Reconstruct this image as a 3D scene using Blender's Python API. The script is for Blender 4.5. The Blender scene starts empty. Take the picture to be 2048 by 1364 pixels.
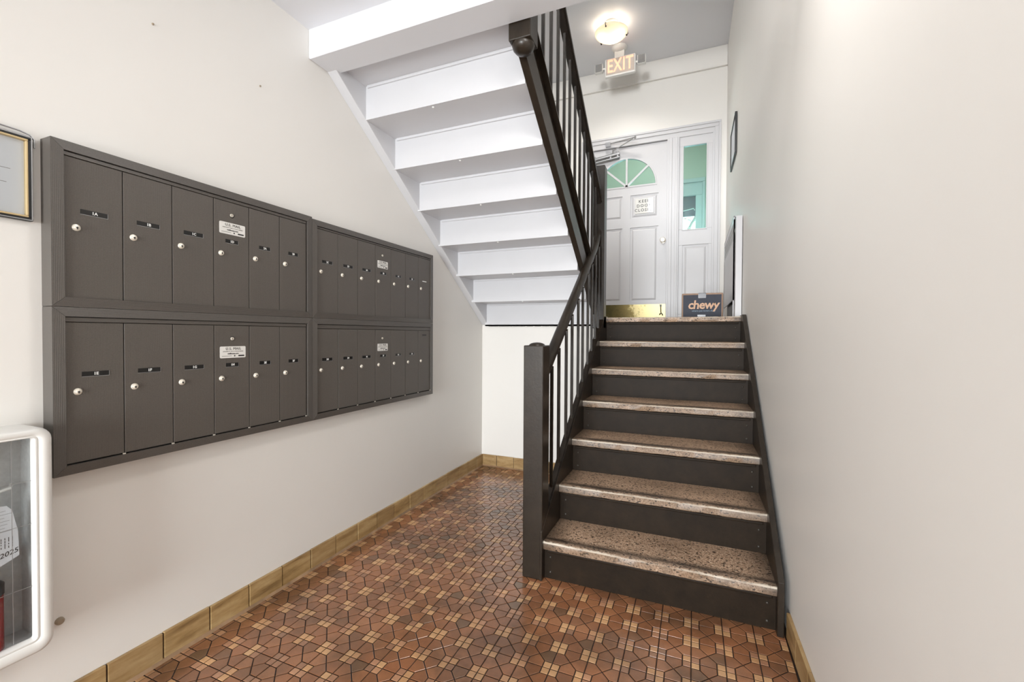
import bpy, bmesh, math, random
from mathutils import Matrix, Vector
random.seed(7)
sc = bpy.context.scene
COL = sc.collection

# ------------------------------------------------------------------ camera
cam = bpy.data.cameras.new('camera')
cam.sensor_width = 36.0
cam.lens = 871.209 / 2048 * 36.0
cam.clip_start = 0.02
camo = bpy.data.objects.new('camera', cam)
COL.objects.link(camo)
R3 = (0.9229860497, 0.3847953846, 0.0054096176)
U3 = (-0.0109196773, 0.0121358346, 0.9998667322)
B3 = (0.3846784536, -0.9229221167, 0.0154030474)
camo.matrix_world = Matrix(((R3[0], U3[0], B3[0], 0), (R3[1], U3[1], B3[1], 0),
                            (R3[2], U3[2], B3[2], 1.10157), (0, 0, 0, 1)))
sc.camera = camo
# ------------------------------------------------------------------ world, exposure, big lights
w = bpy.data.worlds.new('sky')
sc.world = w
w.use_nodes = True
w.node_tree.nodes['Background'].inputs[0].default_value = (0.82, 0.92, 1.0, 1)
w.node_tree.nodes['Background'].inputs[1].default_value = 4.0
sc.view_settings.view_transform = 'Standard'
sc.view_settings.look = 'None'
sc.view_settings.exposure = 0.94
sc.view_settings.gamma = 1.0
sc.view_settings.use_curve_mapping = False


def area(name, loc, target, sx, sy, power, col, shape='RECTANGLE', spread=math.pi):
    l = bpy.data.lights.new(name, 'AREA')
    l.shape = shape
    l.size = sx
    if shape in ('RECTANGLE', 'ELLIPSE'):
        l.size_y = sy
    l.energy = power
    l.color = col
    l.spread = spread
    o = bpy.data.objects.new(name, l)
    COL.objects.link(o)
    o.location = loc
    d = Vector(target) - Vector(loc)
    o.rotation_euler = d.to_track_quat('-Z', 'Y').to_euler()
    return o


# daylight through the glazed street entrance behind the camera
area('entrance_daylight', (-0.60, -3.9, 1.0), (-0.85, 3.0, 0.55), 1.5, 1.8, 55, (0.94, 0.98, 1.0), 'RECTANGLE', 1.8)
# ceiling lamp of the lower hall (its fixture is built below)
area('lower_hall_lamp', (-0.25, 1.22, 2.41), (-0.45, 1.60, 0), 0.36, 0.36, 4.2, (1.0, 0.975, 0.94), 'DISK')
# added fill light without a fixture, above the lower ceiling slab
area('upper_hall_fill', (-0.62, 0.6, 4.05), (-0.62, 1.6, 2.6), 0.5, 0.5, 12, (1.0, 0.97, 0.93), 'DISK')
# added fill from the rear wall, brightens the upper ceiling and door wall
area('upper_ceiling_fill', (-0.62, -3.9, 3.35), (-0.62, 2.0, 3.9), 1.3, 1.1, 58, (0.95, 0.98, 1.0), 'RECTANGLE', 2.4)

# ------------------------------------------------------------------ materials


def newmat(name):
    m = bpy.data.materials.new(name)
    m.use_nodes = True
    nt = m.node_tree
    return m, nt, nt.nodes['Principled BSDF']


def nd(nt, t, **k):
    n = nt.nodes.new(t)
    for a, b in k.items():
        setattr(n, a, b)
    return n


def srgb(r, g, b):
    f = lambda c: (c / 255 / 12.92) if c / 255 <= 0.04045 else ((c / 255 + 0.055) / 1.055) ** 2.4
    return (f(r), f(g), f(b), 1)


def pos_node(nt, coord):
    if coord == 'World':
        g = nd(nt, 'ShaderNodeNewGeometry')
        return g.outputs['Position']
    t = nd(nt, 'ShaderNodeTexCoord')
    return t.outputs[coord]


def scaled(nt, coord, sc3):
    mp = nd(nt, 'ShaderNodeMapping')
    mp.inputs['Scale'].default_value = sc3
    nt.links.new(pos_node(nt, coord), mp.inputs['Vector'])
    return mp.outputs[0]


def noise(nt, coord, scale, detail=3, rough=.5, sc3=(1, 1, 1)):
    n = nd(nt, 'ShaderNodeTexNoise')
    n.inputs['Scale'].default_value = scale
    n.inputs['Detail'].default_value = detail
    n.inputs['Roughness'].default_value = rough
    nt.links.new(scaled(nt, coord, sc3), n.inputs['Vector'])
    return n.outputs['Fac']


def ramp(nt, fac, stops):
    r = nd(nt, 'ShaderNodeValToRGB')
    e = r.color_ramp.elements
    e[0].position, e[0].color = stops[0]
    e[1].position, e[1].color = stops[1]
    for p, c in stops[2:]:
        x = e.new(p)
        x.color = c
    nt.links.new(fac, r.inputs[0])
    return r.outputs[0]


def mixc(nt, fac, a, b, mode='MIX'):
    m = nd(nt, 'ShaderNodeMix', data_type='RGBA', blend_type=mode)
    for s, v in ((0, fac), (6, a), (7, b)):
        if hasattr(v, 'is_output') or hasattr(v, 'links'):
            nt.links.new(v, m.inputs[s])
        else:
            m.inputs[s].default_value = v
    return m.outputs[2]


def math_(nt, op, a, b=None, clamp=False):
    m = nd(nt, 'ShaderNodeMath', operation=op, use_clamp=clamp)
    for i, v in enumerate((a, b)):
        if v is None:
            continue
        if hasattr(v, 'links'):
            nt.links.new(v, m.inputs[i])
        else:
            m.inputs[i].default_value = v
    return m.outputs[0]


def bump(nt, bs, h, strength=.2, dist=.002, prev=None):
    b = nd(nt, 'ShaderNodeBump')
    b.inputs['Strength'].default_value = strength
    b.inputs['Distance'].default_value = dist
    nt.links.new(h, b.inputs['Height'])
    if prev:
        nt.links.new(prev, b.inputs['Normal'])
    nt.links.new(b.outputs[0], bs.inputs['Normal'])
    return b.outputs[0]


def simple(name, c, rough=.5, metal=0.0, spec=.5, nscale=0, nb=.1, var=0.0, dist=.002):
    m, nt, bs = newmat(name)
    bs.inputs['Base Color'].default_value = c
    bs.inputs['Roughness'].default_value = rough
    bs.inputs['Metallic'].default_value = metal
    bs.inputs['Specular IOR Level'].default_value = spec
    if nscale:
        h = noise(nt, 'World', nscale, 4)
        bump(nt, bs, h, nb, dist)
        if var:
            d = tuple(x * (1 - var) for x in c[:3]) + (1,)
            l = tuple(min(1, x * (1 + var)) for x in c[:3]) + (1,)
            nt.links.new(ramp(nt, noise(nt, 'World', nscale * .25, 3), [(.3, d), (.7, l)]), bs.inputs['Base Color'])
    return m


def paint_wall(name, c):
    m, nt, bs = newmat(name)
    a = tuple(x * .975 for x in c[:3]) + (1,)
    nt.links.new(ramp(nt, noise(nt, 'World', 1.3, 4), [(.35, a), (.65, c)]), bs.inputs['Base Color'])
    bs.inputs['Roughness'].default_value = .42
    bs.inputs['Specular IOR Level'].default_value = .3
    n1 = noise(nt, 'World', 9, 3)
    n2 = noise(nt, 'World', 260, 2)
    b = bump(nt, bs, n1, .10, .006)
    bump(nt, bs, n2, .05, .001, b)
    return m


M = {}
M['wall'] = paint_wall('wall_paint', srgb(239, 236, 231))
M['ceil'] = paint_wall('ceiling_paint', srgb(234, 235, 239))
M['trim'] = simple('white_trim_paint', srgb(212, 211, 213), .35, nscale=40, nb=.06)
M['stairwhite'] = simple('white_stair_paint', srgb(214, 214, 217), .38, nscale=30, nb=.12, var=.01)
M['joint'] = simple('dark_caulk_line', srgb(70, 66, 60), .8)


def ribbed(name, c, axis, period, rough, spec=.5, strength=.35):
    m, nt, bs = newmat(name)
    wv = nd(nt, 'ShaderNodeTexWave', wave_type='BANDS', bands_direction=axis)
    wv.inputs['Scale'].default_value = 1 / period * math.pi * 2 / 20
    nt.links.new(pos_node(nt, 'World'), wv.inputs['Vector'])
    n = noise(nt, 'World', 700, 3)
    n3 = noise(nt, 'World', 8, 3)
    d = tuple(x * .72 for x in c[:3]) + (1,)
    l = tuple(x * 1.25 for x in c[:3]) + (1,)
    cc = ramp(nt, n, [(.3, d), (.7, l)])
    cc = mixc(nt, math_(nt, 'MULTIPLY', wv.outputs['Fac'], .35), cc, d)
    cc = mixc(nt, math_(nt, 'MULTIPLY', n3, .25), cc, l)
    nt.links.new(cc, bs.inputs['Base Color'])
    bs.inputs['Roughness'].default_value = rough
    bs.inputs['Specular IOR Level'].default_value = spec
    b = bump(nt, bs, wv.outputs['Fac'], strength, .0006)
    bump(nt, bs, n, .25, .0006, b)
    return m


M['mbdoor'] = ribbed('mailbox_door_metal', srgb(92, 86, 80), 'Y', .0028, .42)
M['mbframe_v'] = ribbed('mailbox_frame_metal', srgb(88, 83, 78), 'Y', .0035, .42)
M['mbframe_h'] = ribbed('mailbox_frame_metal_horizontal', srgb(88, 83, 78), 'Z', .0035, .36, .6)
M['mbdark'] = simple('mailbox_gap', srgb(16, 15, 14), .7)
M['label'] = simple('black_label_strip', srgb(22, 21, 20), .35)
M['plate'] = simple('satin_plate', srgb(232, 230, 225), .5, .0)
M['ink'] = simple('black_ink', srgb(45, 43, 42), .6)
M['greyink'] = simple('grey_ink', srgb(120, 118, 115), .6)
M['whiteink'] = simple('white_ink', srgb(245, 245, 242), .6)
M['lock'] = simple('nickel_lock', srgb(236, 228, 214), .30, .35)
M['chrome'] = simple('chrome', srgb(190, 190, 192), .22, .9)
M['silver'] = simple('silver_paint', srgb(165, 165, 166), .35, .6)
M['black'] = simple('black_plastic', srgb(16, 16, 16), .35)
M['gold'] = simple('gold_bead', srgb(205, 182, 138), .35, .3)
M['paper'] = simple('paper', srgb(222, 223, 228), .7)
M['cabwhite'] = simple('white_enamel', srgb(236, 235, 231), .3, nscale=60, nb=.03)
M['cabgrey'] = simple('grey_cabinet_interior', srgb(205, 206, 206), .5, nscale=400, nb=.2, var=.08)
M['red'] = simple('red_enamel', srgb(140, 25, 28), .25)
M['beige'] = simple('beige_plug', srgb(160, 145, 125), .5)
M['vest'] = simple('vestibule_paint', srgb(214, 206, 190), .6)
M['valance'] = simple('dark_blue_panel', srgb(20, 62, 78), .6)
M['leaf'] = simple('leaf', srgb(95, 130, 85), .6)
M['bark'] = simple('bark', srgb(90, 80, 70), .8)
M['kraft'] = simple('kraft_edge', srgb(166, 138, 118), .8, nscale=200, nb=.1, var=.1)
M['navy'] = simple('navy_carton', srgb(46, 50, 64), .6, nscale=90, nb=.08, var=.12)
M['tan_ink'] = simple('tan_ink', srgb(222, 182, 152), .7)
M['blue_ink'] = simple('pale_blue_ink', srgb(130, 150, 165), .7)
M['tape'] = simple('clear_tape', srgb(112, 112, 118), .2)
M['grille'] = simple('grey_grille', srgb(160, 159, 157), .5, .3)
M['landing'] = simple('landing_stone', srgb(105, 88, 70), .4, nscale=60, nb=.2, var=.25)
M['caulk'] = simple('grout_fillet', srgb(150, 120, 90), .6, nscale=60, nb=.3, var=.3)


def brass():
    m, nt, bs = newmat('stained_brass')
    n = noise(nt, 'World', 6, 5, .65)
    n2 = noise(nt, 'World', 40, 5, .7)
    g = pos_node(nt, 'Generated')
    sx = nd(nt, 'ShaderNodeSeparateXYZ')
    nt.links.new(g, sx.inputs[0])
    f = math_(nt, 'ADD', math_(nt, 'MULTIPLY', sx.outputs[0], .9), math_(nt, 'MULTIPLY', n, .55))
    f = math_(nt, 'ADD', f, math_(nt, 'MULTIPLY', n2, .25))
    nt.links.new(ramp(nt, f, [(.55, srgb(84, 78, 42)), (.95, srgb(150, 132, 82)), (1.0, srgb(222, 205, 150))]), bs.inputs['Base Color'])
    bs.inputs['Metallic'].default_value = .55
    bs.inputs['Roughness'].default_value = .38
    bump(nt, bs, n2, .15, .001)
    return m


M['brass'] = brass()


def glossy_black(name, c, rough, bs_scale=90, st=.25, c2=None):
    m, nt, bs = newmat(name)
    n = noise(nt, 'World', bs_scale, 4, .6)
    n2 = noise(nt, 'World', 600, 2)
    lo = tuple(x * .75 for x in c[:3]) + (1,)
    hi = c2 or tuple(x * 1.35 for x in c[:3]) + (1,)
    nt.links.new(ramp(nt, noise(nt, 'World', 14, 5, .65), [(.3, lo), (.75, hi)]), bs.inputs['Base Color'])
    bs.inputs['Roughness'].default_value = rough
    bs.inputs['Specular IOR Level'].default_value = .36 if rough < .4 else .15
    b = bump(nt, bs, n, st, .0015)
    bump(nt, bs, n2, .15, .0006, b)
    return m


M['rail'] = glossy_black('black_gloss_paint', srgb(43, 36, 29), .30)
M['riser'] = glossy_black('brown_black_riser_paint', srgb(37, 28, 19), .5, 60, .3)
M['bolt'] = simple('painted_bolt', srgb(60, 56, 50), .3)


def stone():
    m, nt, bs = newmat('worn_speckled_stone')
    fleck = nd(nt, 'ShaderNodeTexVoronoi', feature='F1')
    fleck.inputs['Scale'].default_value = 1
    mp = nd(nt, 'ShaderNodeMapping')
    mp.inputs['Scale'].default_value = (58, 105, 105)
    mp.inputs['Rotation'].default_value = (0, 0, .35)
    nt.links.new(pos_node(nt, 'World'), mp.inputs['Vector'])
    dn = nd(nt, 'ShaderNodeTexNoise')
    dn.inputs['Scale'].default_value = 1.6
    nt.links.new(mp.outputs[0], dn.inputs['Vector'])
    mx = nd(nt, 'ShaderNodeVectorMath', operation='ADD')
    nt.links.new(mp.outputs[0], mx.inputs[0])
    nt.links.new(dn.outputs['Color'], mx.inputs[1])
    nt.links.new(mx.outputs[0], fleck.inputs['Vector'])
    big = noise(nt, 'World', 5, 5, .6)
    fine = noise(nt, 'World', 160, 4, .7)
    base = ramp(nt, fine, [(.30, srgb(104, 80, 62)), (.48, srgb(182, 150, 123)), (.70, srgb(232, 206, 180))])
    base = mixc(nt, math_(nt, 'MULTIPLY', big, .8), base, srgb(122, 100, 80), 'MULTIPLY') if False else mixc(nt, math_(nt, 'MULTIPLY', math_(nt, 'SUBTRACT', big, .35, True), 1.4), base, srgb(104, 84, 66))
    fm = math_(nt, 'LESS_THAN', fleck.outputs['Distance'], .34)
    gate = math_(nt, 'GREATER_THAN', noise(nt, 'World', 60, 2), .47)
    base = mixc(nt, math_(nt, 'MULTIPLY', fm, gate), base, srgb(42, 34, 28))
    g = pos_node(nt, 'Generated')
    s = nd(nt, 'ShaderNodeSeparateXYZ')
    nt.links.new(g, s.inputs[0])
    wn = noise(nt, 'World', 45, 5, .75)
    wl = noise(nt, 'World', 5, 3)
    # grime band behind the nosing and at the ends
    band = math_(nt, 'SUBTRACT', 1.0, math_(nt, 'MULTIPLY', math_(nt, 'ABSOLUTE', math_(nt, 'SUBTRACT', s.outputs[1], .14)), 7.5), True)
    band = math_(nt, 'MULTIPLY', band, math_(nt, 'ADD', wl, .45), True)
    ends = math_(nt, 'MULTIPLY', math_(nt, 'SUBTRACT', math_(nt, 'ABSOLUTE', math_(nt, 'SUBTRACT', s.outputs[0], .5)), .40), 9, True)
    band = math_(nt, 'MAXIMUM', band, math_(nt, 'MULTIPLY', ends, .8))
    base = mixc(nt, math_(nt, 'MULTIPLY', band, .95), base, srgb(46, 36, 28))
    # bright worn arris
    e = math_(nt, 'SUBTRACT', math_(nt, 'ADD', .035, math_(nt, 'MULTIPLY', math_(nt, 'SUBTRACT', wn, .5), .16)), s.outputs[1])
    e = math_(nt, 'MULTIPLY', e, 60, True)
    top = math_(nt, 'MULTIPLY', math_(nt, 'SUBTRACT', s.outputs[2], .74), 9, True)
    mid = math_(nt, 'MULTIPLY', math_(nt, 'SUBTRACT', wl, .30), 4, True)
    e = math_(nt, 'MULTIPLY', math_(nt, 'MULTIPLY', e, top), mid)
    front = math_(nt, 'SUBTRACT', 1.0, math_(nt, 'MULTIPLY', s.outputs[1], 60), True)  # front face darkened in the colour to offset the frontal light
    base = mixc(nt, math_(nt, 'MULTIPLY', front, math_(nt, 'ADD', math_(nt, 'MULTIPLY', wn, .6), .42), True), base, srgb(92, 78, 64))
    base = mixc(nt, math_(nt, 'MULTIPLY', e, .9), base, srgb(214, 202, 184))
    nt.links.new(base, bs.inputs['Base Color'])
    bs.inputs['Roughness'].default_value = .42
    b = bump(nt, bs, fine, .35, .001)
    bump(nt, bs, wn, .3, .002, b)
    return m


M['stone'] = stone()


def tilemat(name, stops, rough=.20, dirt=.72):
    m, nt, bs = newmat(name)
    oi = nd(nt, 'ShaderNodeObjectInfo')
    g = nd(nt, 'ShaderNodeNewGeometry')
    f = math_(nt, 'FRACT', math_(nt, 'ADD', oi.outputs['Random'], g.outputs['Random Per Island']))
    c = ramp(nt, f, stops)
    big = noise(nt, 'World', 2.6, 5, .62)
    fine = noise(nt, 'World', 240, 3, .6)
    dm = ramp(nt, big, [(.42, (0, 0, 0, 1)), (.62, (1, 1, 1, 1))])
    c = mixc(nt, math_(nt, 'MULTIPLY', dm, dirt), c, srgb(88, 64, 44))
    c = mixc(nt, math_(nt, 'MULTIPLY', fine, .3), c, srgb(80, 56, 42), 'MIX')
    nt.links.new(c, bs.inputs['Base Color'])
    bs.inputs['Roughness'].default_value = rough
    bs.inputs['Specular IOR Level'].default_value = .6
    bs.inputs['Coat Weight'].default_value = .35
    bs.inputs['Coat Roughness'].default_value = .16
    b = bump(nt, bs, noise(nt, 'World', 38, 3), .22, .0025)
    bump(nt, bs, fine, .3, .0006, b)
    return m


M['tile'] = tilemat('red_quarry_tile', [(0, srgb(178, 122, 84)), (.5, srgb(166, 110, 75)), (.85, srgb(154, 104, 72)), (.94, srgb(140, 100, 72)), (1, srgb(124, 96, 72))])
M['accent'] = tilemat('tan_quarry_tile', [(0, srgb(232, 184, 134)), (.5, srgb(220, 168, 118)), (.75, srgb(204, 152, 116)), (.9, srgb(184, 134, 102)), (1, srgb(160, 120, 94))], .26, .5)
M['grout'] = simple('dark_brown_grout', srgb(40, 25, 16), .55, nscale=120, nb=.3, var=.3)


def basemat():
    m, nt, bs = newmat('yellow_brown_glazed_tile')
    oi = nd(nt, 'ShaderNodeObjectInfo')
    n = noise(nt, 'World', 10, 5, .6, (1, .5, 3.2))
    n2 = noise(nt, 'World', 60, 4, .6, (1, 1, 1))
    c = ramp(nt, n, [(.3, srgb(128, 100, 62)), (.48, srgb(186, 154, 104)), (.70, srgb(216, 188, 140))])
    c = mixc(nt, math_(nt, 'MULTIPLY', oi.outputs['Random'], .4), c, srgb(140, 112, 80))
    c = mixc(nt, math_(nt, 'MULTIPLY', n2, .3), c, srgb(120, 92, 56))
    nt.links.new(c, bs.inputs['Base Color'])
    bs.inputs['Roughness'].default_value = .33
    bump(nt, bs, n2, .12, .001)
    return m


M['basetile'] = basemat()


def glass(name, tint, gloss=.08, rough=.02):
    m, nt, bs = newmat(name)
    nt.nodes.remove(bs)
    out = nt.nodes['Material Output']
    tr = nd(nt, 'ShaderNodeBsdfTransparent')
    tr.inputs[0].default_value = tint
    gl = nd(nt, 'ShaderNodeBsdfGlossy')
    gl.inputs['Roughness'].default_value = rough
    mx = nd(nt, 'ShaderNodeMixShader')
    lw = nd(nt, 'ShaderNodeLayerWeight')
    lw.inputs[0].default_value = .5
    fr = math_(nt, 'ADD', math_(nt, 'MULTIPLY', math_(nt, 'POWER', lw.outputs['Facing'], 5.0), .45), gloss * .4)
    nt.links.new(fr, mx.inputs[0])
    nt.links.new(tr.outputs[0], mx.inputs[1])
    nt.links.new(gl.outputs[0], mx.inputs[2])
    nt.links.new(mx.outputs[0], out.inputs[0])
    return m


M['greenglass'] = glass('green_tinted_glass', (.70, .88, .84, 1))
M['blueglass'] = glass('pale_tinted_glass', (.85, .97, .98, 1))
M['clear'] = glass('clear_plastic', (.93, .94, .94, 1))


def emis(name, c, s, base=None):
    m, nt, bs = newmat(name)
    bs.inputs['Base Color'].default_value = base or c
    bs.inputs['Emission Color'].default_value = c
    bs.inputs['Emission Strength'].default_value = s
    return m


M['bulb'] = emis('lit_bulb', (1, .94, .86, 1), 13)
M['exitglow'] = emis('lit_exit_letters', srgb(255, 150, 112), .62, srgb(255, 190, 165))


def bowl():
    m, nt, bs = newmat('alabaster_glass')
    nt.nodes.remove(bs)
    out = nt.nodes['Material Output']
    tl = nd(nt, 'ShaderNodeBsdfTranslucent')
    tl.inputs[0].default_value = (1.0, .95, .86, 1)
    df = nd(nt, 'ShaderNodeBsdfPrincipled')
    df.inputs['Base Color'].default_value = (.88, .80, .68, 1)
    df.inputs['Roughness'].default_value = .2
    mx = nd(nt, 'ShaderNodeMixShader')
    mx.inputs[0].default_value = .45
    nt.links.new(tl.outputs[0], mx.inputs[1])
    nt.links.new(df.outputs[0], mx.inputs[2])
    nt.links.new(mx.outputs[0], out.inputs[0])
    return m


M['bowl'] = bowl()

# ------------------------------------------------------------------ geometry builder


class G:
    def __init__(s):
        s.v = []
        s.f = []
        s.mi = []
        s.mats = []
        s.cur = 0
        s.smooth = False
        s.sm = []

    def mat(s, m):
        if m not in s.mats:
            s.mats.append(m)
        s.cur = s.mats.index(m)
        return s

    def face(s, idx):
        s.f.append(idx)
        s.mi.append(s.cur)
        s.sm.append(s.smooth)

    def add(s, vs, fs):
        o = len(s.v)
        s.v += [tuple(v) for v in vs]
        for f in fs:
            s.face([o + i for i in f])
        return s

    def box(s, x0, x1, y0, y1, z0, z1):
        x0, x1 = sorted((x0, x1)); y0, y1 = sorted((y0, y1)); z0, z1 = sorted((z0, z1))
        vs = [(x, y, z) for x in (x0, x1) for y in (y0, y1) for z in (z0, z1)]
        return s.add(vs, [(0, 1, 3, 2), (4, 6, 7, 5), (0, 4, 5, 1), (2, 3, 7, 6), (0, 2, 6, 4), (1, 5, 7, 3)])

    def prism(s, poly, ax, a, b):
        """poly: 2D points in the plane normal to ax, extruded from a to b"""
        n = len(poly)

        def P(p, t):
            return {'x': (t, p[0], p[1]), 'y': (p[0], t, p[1]), 'z': (p[0], p[1], t)}[ax]
        vs = [P(p, a) for p in poly] + [P(p, b) for p in poly]
        area2 = sum(poly[i][0] * poly[(i + 1) % n][1] - poly[(i + 1) % n][0] * poly[i][1] for i in range(n))
        fl = (area2 > 0) ^ (ax == 'y') ^ (b < a)
        top = list(range(n, 2 * n)); bot = list(range(n - 1, -1, -1))
        sides = [(i, (i + 1) % n, n + (i + 1) % n, n + i) for i in range(n)]
        fs = [top, bot] + sides
        if not fl:
            fs = [f[::-1] for f in fs]
        return s.add(vs, fs)

    def loft(s, rings, close=True, cap=True):
        n = len(rings[0])
        o = len(s.v)
        for r in rings:
            s.v += [tuple(p) for p in r]
        for k in range(len(rings) - 1):
            for i in range(n if close else n - 1):
                j = (i + 1) % n
                s.face([o + k * n + i, o + k * n + j, o + (k + 1) * n + j, o + (k + 1) * n + i])
        if cap:
            s.face([o + i for i in range(n)][::-1])
            s.face([o + (len(rings) - 1) * n + i for i in range(n)])
        return s

    def tube(s, pts, r, n=8):
        pts = [Vector(p) for p in pts]
        rings = []
        prev = None
        for i, p in enumerate(pts):
            d = (pts[min(i + 1, len(pts) - 1)] - pts[max(i - 1, 0)]).normalized()
            if prev is None:
                a = d.orthogonal().normalized()
            else:
                a = (prev - d * prev.dot(d)).normalized()
            prev = a
            b = d.cross(a)
            rr = r[i] if isinstance(r, (list, tuple)) else r
            rings.append([p + (a * math.cos(t) + b * math.sin(t)) * rr for t in [2 * math.pi * k / n for k in range(n)]])
        old = s.smooth
        s.smooth = True
        s.loft(rings)
        s.smooth = old
        return s

    def lathe(s, c, axis, prof, n=16, flip=False):
        """prof: (r, h) pairs along axis from centre c"""
        ax = Vector(axis).normalized()
        a = ax.orthogonal().normalized()
        b = ax.cross(a)
        c = Vector(c)
        rings = [[c + ax * h + (a * math.cos(t) + b * math.sin(t)) * max(r, 1e-5) for t in [2 * math.pi * k / n for k in range(n)]] for r, h in prof]
        old = s.smooth
        s.smooth = True
        s.loft(rings)
        s.smooth = old
        return s


def finish(name, g, bevel=0, seg=1, recalc=True):
    me = bpy.data.meshes.new(name)
    me.from_pydata(g.v, [], g.f)
    for m in g.mats:
        me.materials.append(m)
    for p, i, s in zip(me.polygons, g.mi, g.sm):
        p.material_index = i
        p.use_smooth = s
    if recalc or bevel:
        bm = bmesh.new()
        bm.from_mesh(me)
        if recalc:
            bmesh.ops.recalc_face_normals(bm, faces=bm.faces)
        if bevel:
            ed = [e for e in bm.edges if len(e.link_faces) == 2 and e.calc_face_angle(0) > .5]
            bmesh.ops.bevel(bm, geom=ed, offset=bevel, segments=seg, profile=.5, affect='EDGES', clamp_overlap=True)
        bm.to_mesh(me)
        bm.free()
    if any(g.sm):
        me.set_sharp_from_angle(angle=math.radians(40))
    me.update()
    return me


def wloc(o):
    v = Vector(o.location)
    while o.parent:
        o = o.parent
        v += Vector(o.location)
    return v


def put(name, g, parent=None, bevel=0, seg=1, label=None, center=True, **kw):
    """links the builder's world-space geometry as one mesh object with its origin at its own base"""
    me = finish(name, g, bevel, seg)
    xs = [v.co for v in me.vertices]
    lo = Vector((min(v.x for v in xs), min(v.y for v in xs), min(v.z for v in xs)))
    hi = Vector((max(v.x for v in xs), max(v.y for v in xs), max(v.z for v in xs)))
    c = Vector(((lo.x + hi.x) / 2, (lo.y + hi.y) / 2, lo.z))
    me.transform(Matrix.Translation(-c))
    o = bpy.data.objects.new(name, me)
    COL.objects.link(o)
    if parent:
        o.parent = parent
        o.location = c - wloc(parent)
    else:
        o.location = c
    if label:
        o['label'] = label
    return o


def tag(o, label, cat, group=None):
    o['label'] = label
    o['category'] = cat
    if group:
        o['group'] = group
    return o


def thing(name, label, cat, loc, group=None):
    o = bpy.data.objects.new(name, None)
    COL.objects.link(o)
    o.empty_display_size = .05
    o.location = loc
    return tag(o, label, cat, group)


def struct(o):
    o['kind'] = 'structure'
    return o


def sempty(name, loc):
    o = bpy.data.objects.new(name, None)
    COL.objects.link(o)
    o.location = loc
    return struct(o)


def B(m):
    return G().mat(m)


_tc = {}


def text_geo(body, size, depth, shear=0, offset=0, spacing=1.0, align='CENTER'):
    key = (body, size, depth, shear, offset, spacing, align)
    if key in _tc:
        return _tc[key]
    cu = bpy.data.curves.new('t', 'FONT')
    cu.body = body
    cu.size = size
    cu.extrude = depth
    cu.shear = shear
    cu.offset = offset
    cu.space_character = spacing
    cu.align_x = align
    cu.align_y = 'CENTER'
    cu.resolution_u = 2
    o = bpy.data.objects.new('t', cu)
    COL.objects.link(o)
    bpy.context.view_layer.update()
    me = bpy.data.meshes.new_from_object(o.evaluated_get(bpy.context.evaluated_depsgraph_get()))
    r = ([v.co.copy() for v in me.vertices], [tuple(p.vertices) for p in me.polygons])
    bpy.data.objects.remove(o)
    bpy.data.curves.remove(cu)
    bpy.data.meshes.remove(me)
    _tc[key] = r
    return r


def text(g, body, size, at, u, v, depth=.0003, sx=1.0, **k):
    vs, fs = text_geo(body, size, depth, **k)
    u = Vector(u); v = Vector(v); n = u.cross(v)
    at = Vector(at)
    g.add([at + u * (p.x * sx) + v * p.y + n * p.z for p in vs], fs)
    return g


UY, UZ, UX = (0, 1, 0), (0, 0, 1), (1, 0, 0)

# ------------------------------------------------------------------ constants of the place
XL = -1.640           # left wall face
YB = 3.285            # wall under the landing
YR = -4.00            # rear wall
ZC = 2.488            # lower ceiling
ZT = 4.12             # upper ceiling
YD = 5.08             # door wall face
ZLAND = 1.234


def xr(y):
    return .337 - .0118 * (y - 1.7)


# ------------------------------------------------------------------ shell
g = B(M['wall']).box(XL - .12, XL, YR - .1, 6.75, -.02, ZT + .1)
struct(put('wall_left', g))
g = B(M['wall'])
g.prism([(xr(YR), YR), (xr(YR) + .12, YR), (xr(YR) + .12, 6.75), (xr(6.75), 6.75)], 'z', -.02, ZT + .1)
struct(put('wall_right', g))
g = B(M['wall']).box(XL - .1, .5, YR - .12, YR, -.02, ZT + .1)
struct(put('wall_rear', g))
g = B(M['wall']).box(XL, -.70, YB, YB + .1, 0, 1.189).box(-.70, xr(YB), 3.402, 3.43, 0, 1.19)
struct(put('wall_under_landing', g))
g = B(M['joint'])
x = XL + .06
while x < -.72:
    L = random.uniform(.05, .16)
    g.box(x, min(x + L, -.7), YB - .001, YB, 1.1655, 1.1675)
    x += L + random.uniform(.004, .02)
o = struct(put('trim_1', g))
# door wall with holes for the door and the sidelight: pieces round the openings
DX0, DX1 = -1.17, -.289
g = B(M['wall'])
g.box(XL, DX0 - .02, YD, YD + .12, ZLAND, ZT)
g.box(.225, xr(YD) + .02, YD, YD + .12, ZLAND, ZT)
g.box(DX0 - .02, .225, YD, YD + .12, 3.30, ZT)
struct(put('wall_back', g))
# soffit band at the top of the door wall
g = B(M['wall']).box(XL, xr(5) - .002, YD - .022, YD, 3.915, ZT)
g.prism([(YD - .03, 3.905), (YD, 3.905), (YD, 3.92), (YD - .03, 3.92)], 'x', XL, xr(5) - .002)
struct(put('trim_2', g, bevel=.003))
# lower ceiling slab / upper floor, landing edge beam
g = B(M['ceil']).box(XL, xr(0) + .02, YR, 1.50, ZC, 2.61)
struct(put('ceiling', g))
g = B(M['ceil']).box(XL, xr(1.5) - .001, 1.497, 1.64, 2.357, 2.61)
struct(put('trim_3', g, bevel=.004))
g = B(M['ceil']).box(XL - .02, .5, YR, 6.75, ZT, ZT + .1)
struct(put('ceiling', g))
g = B(M['ceil']).box(XL, xr(3.6), 3.62, 3.76, ZT - .10, ZT)
struct(put('trim_4', g))
# landing floor
g = B(M['landing']).box(XL, xr(5) + .01, 3.40, 6.7, 1.19, ZLAND)
g.box(XL, -.70, YB, 3.40, 1.19, ZLAND)
struct(put('floor', g))

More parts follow.
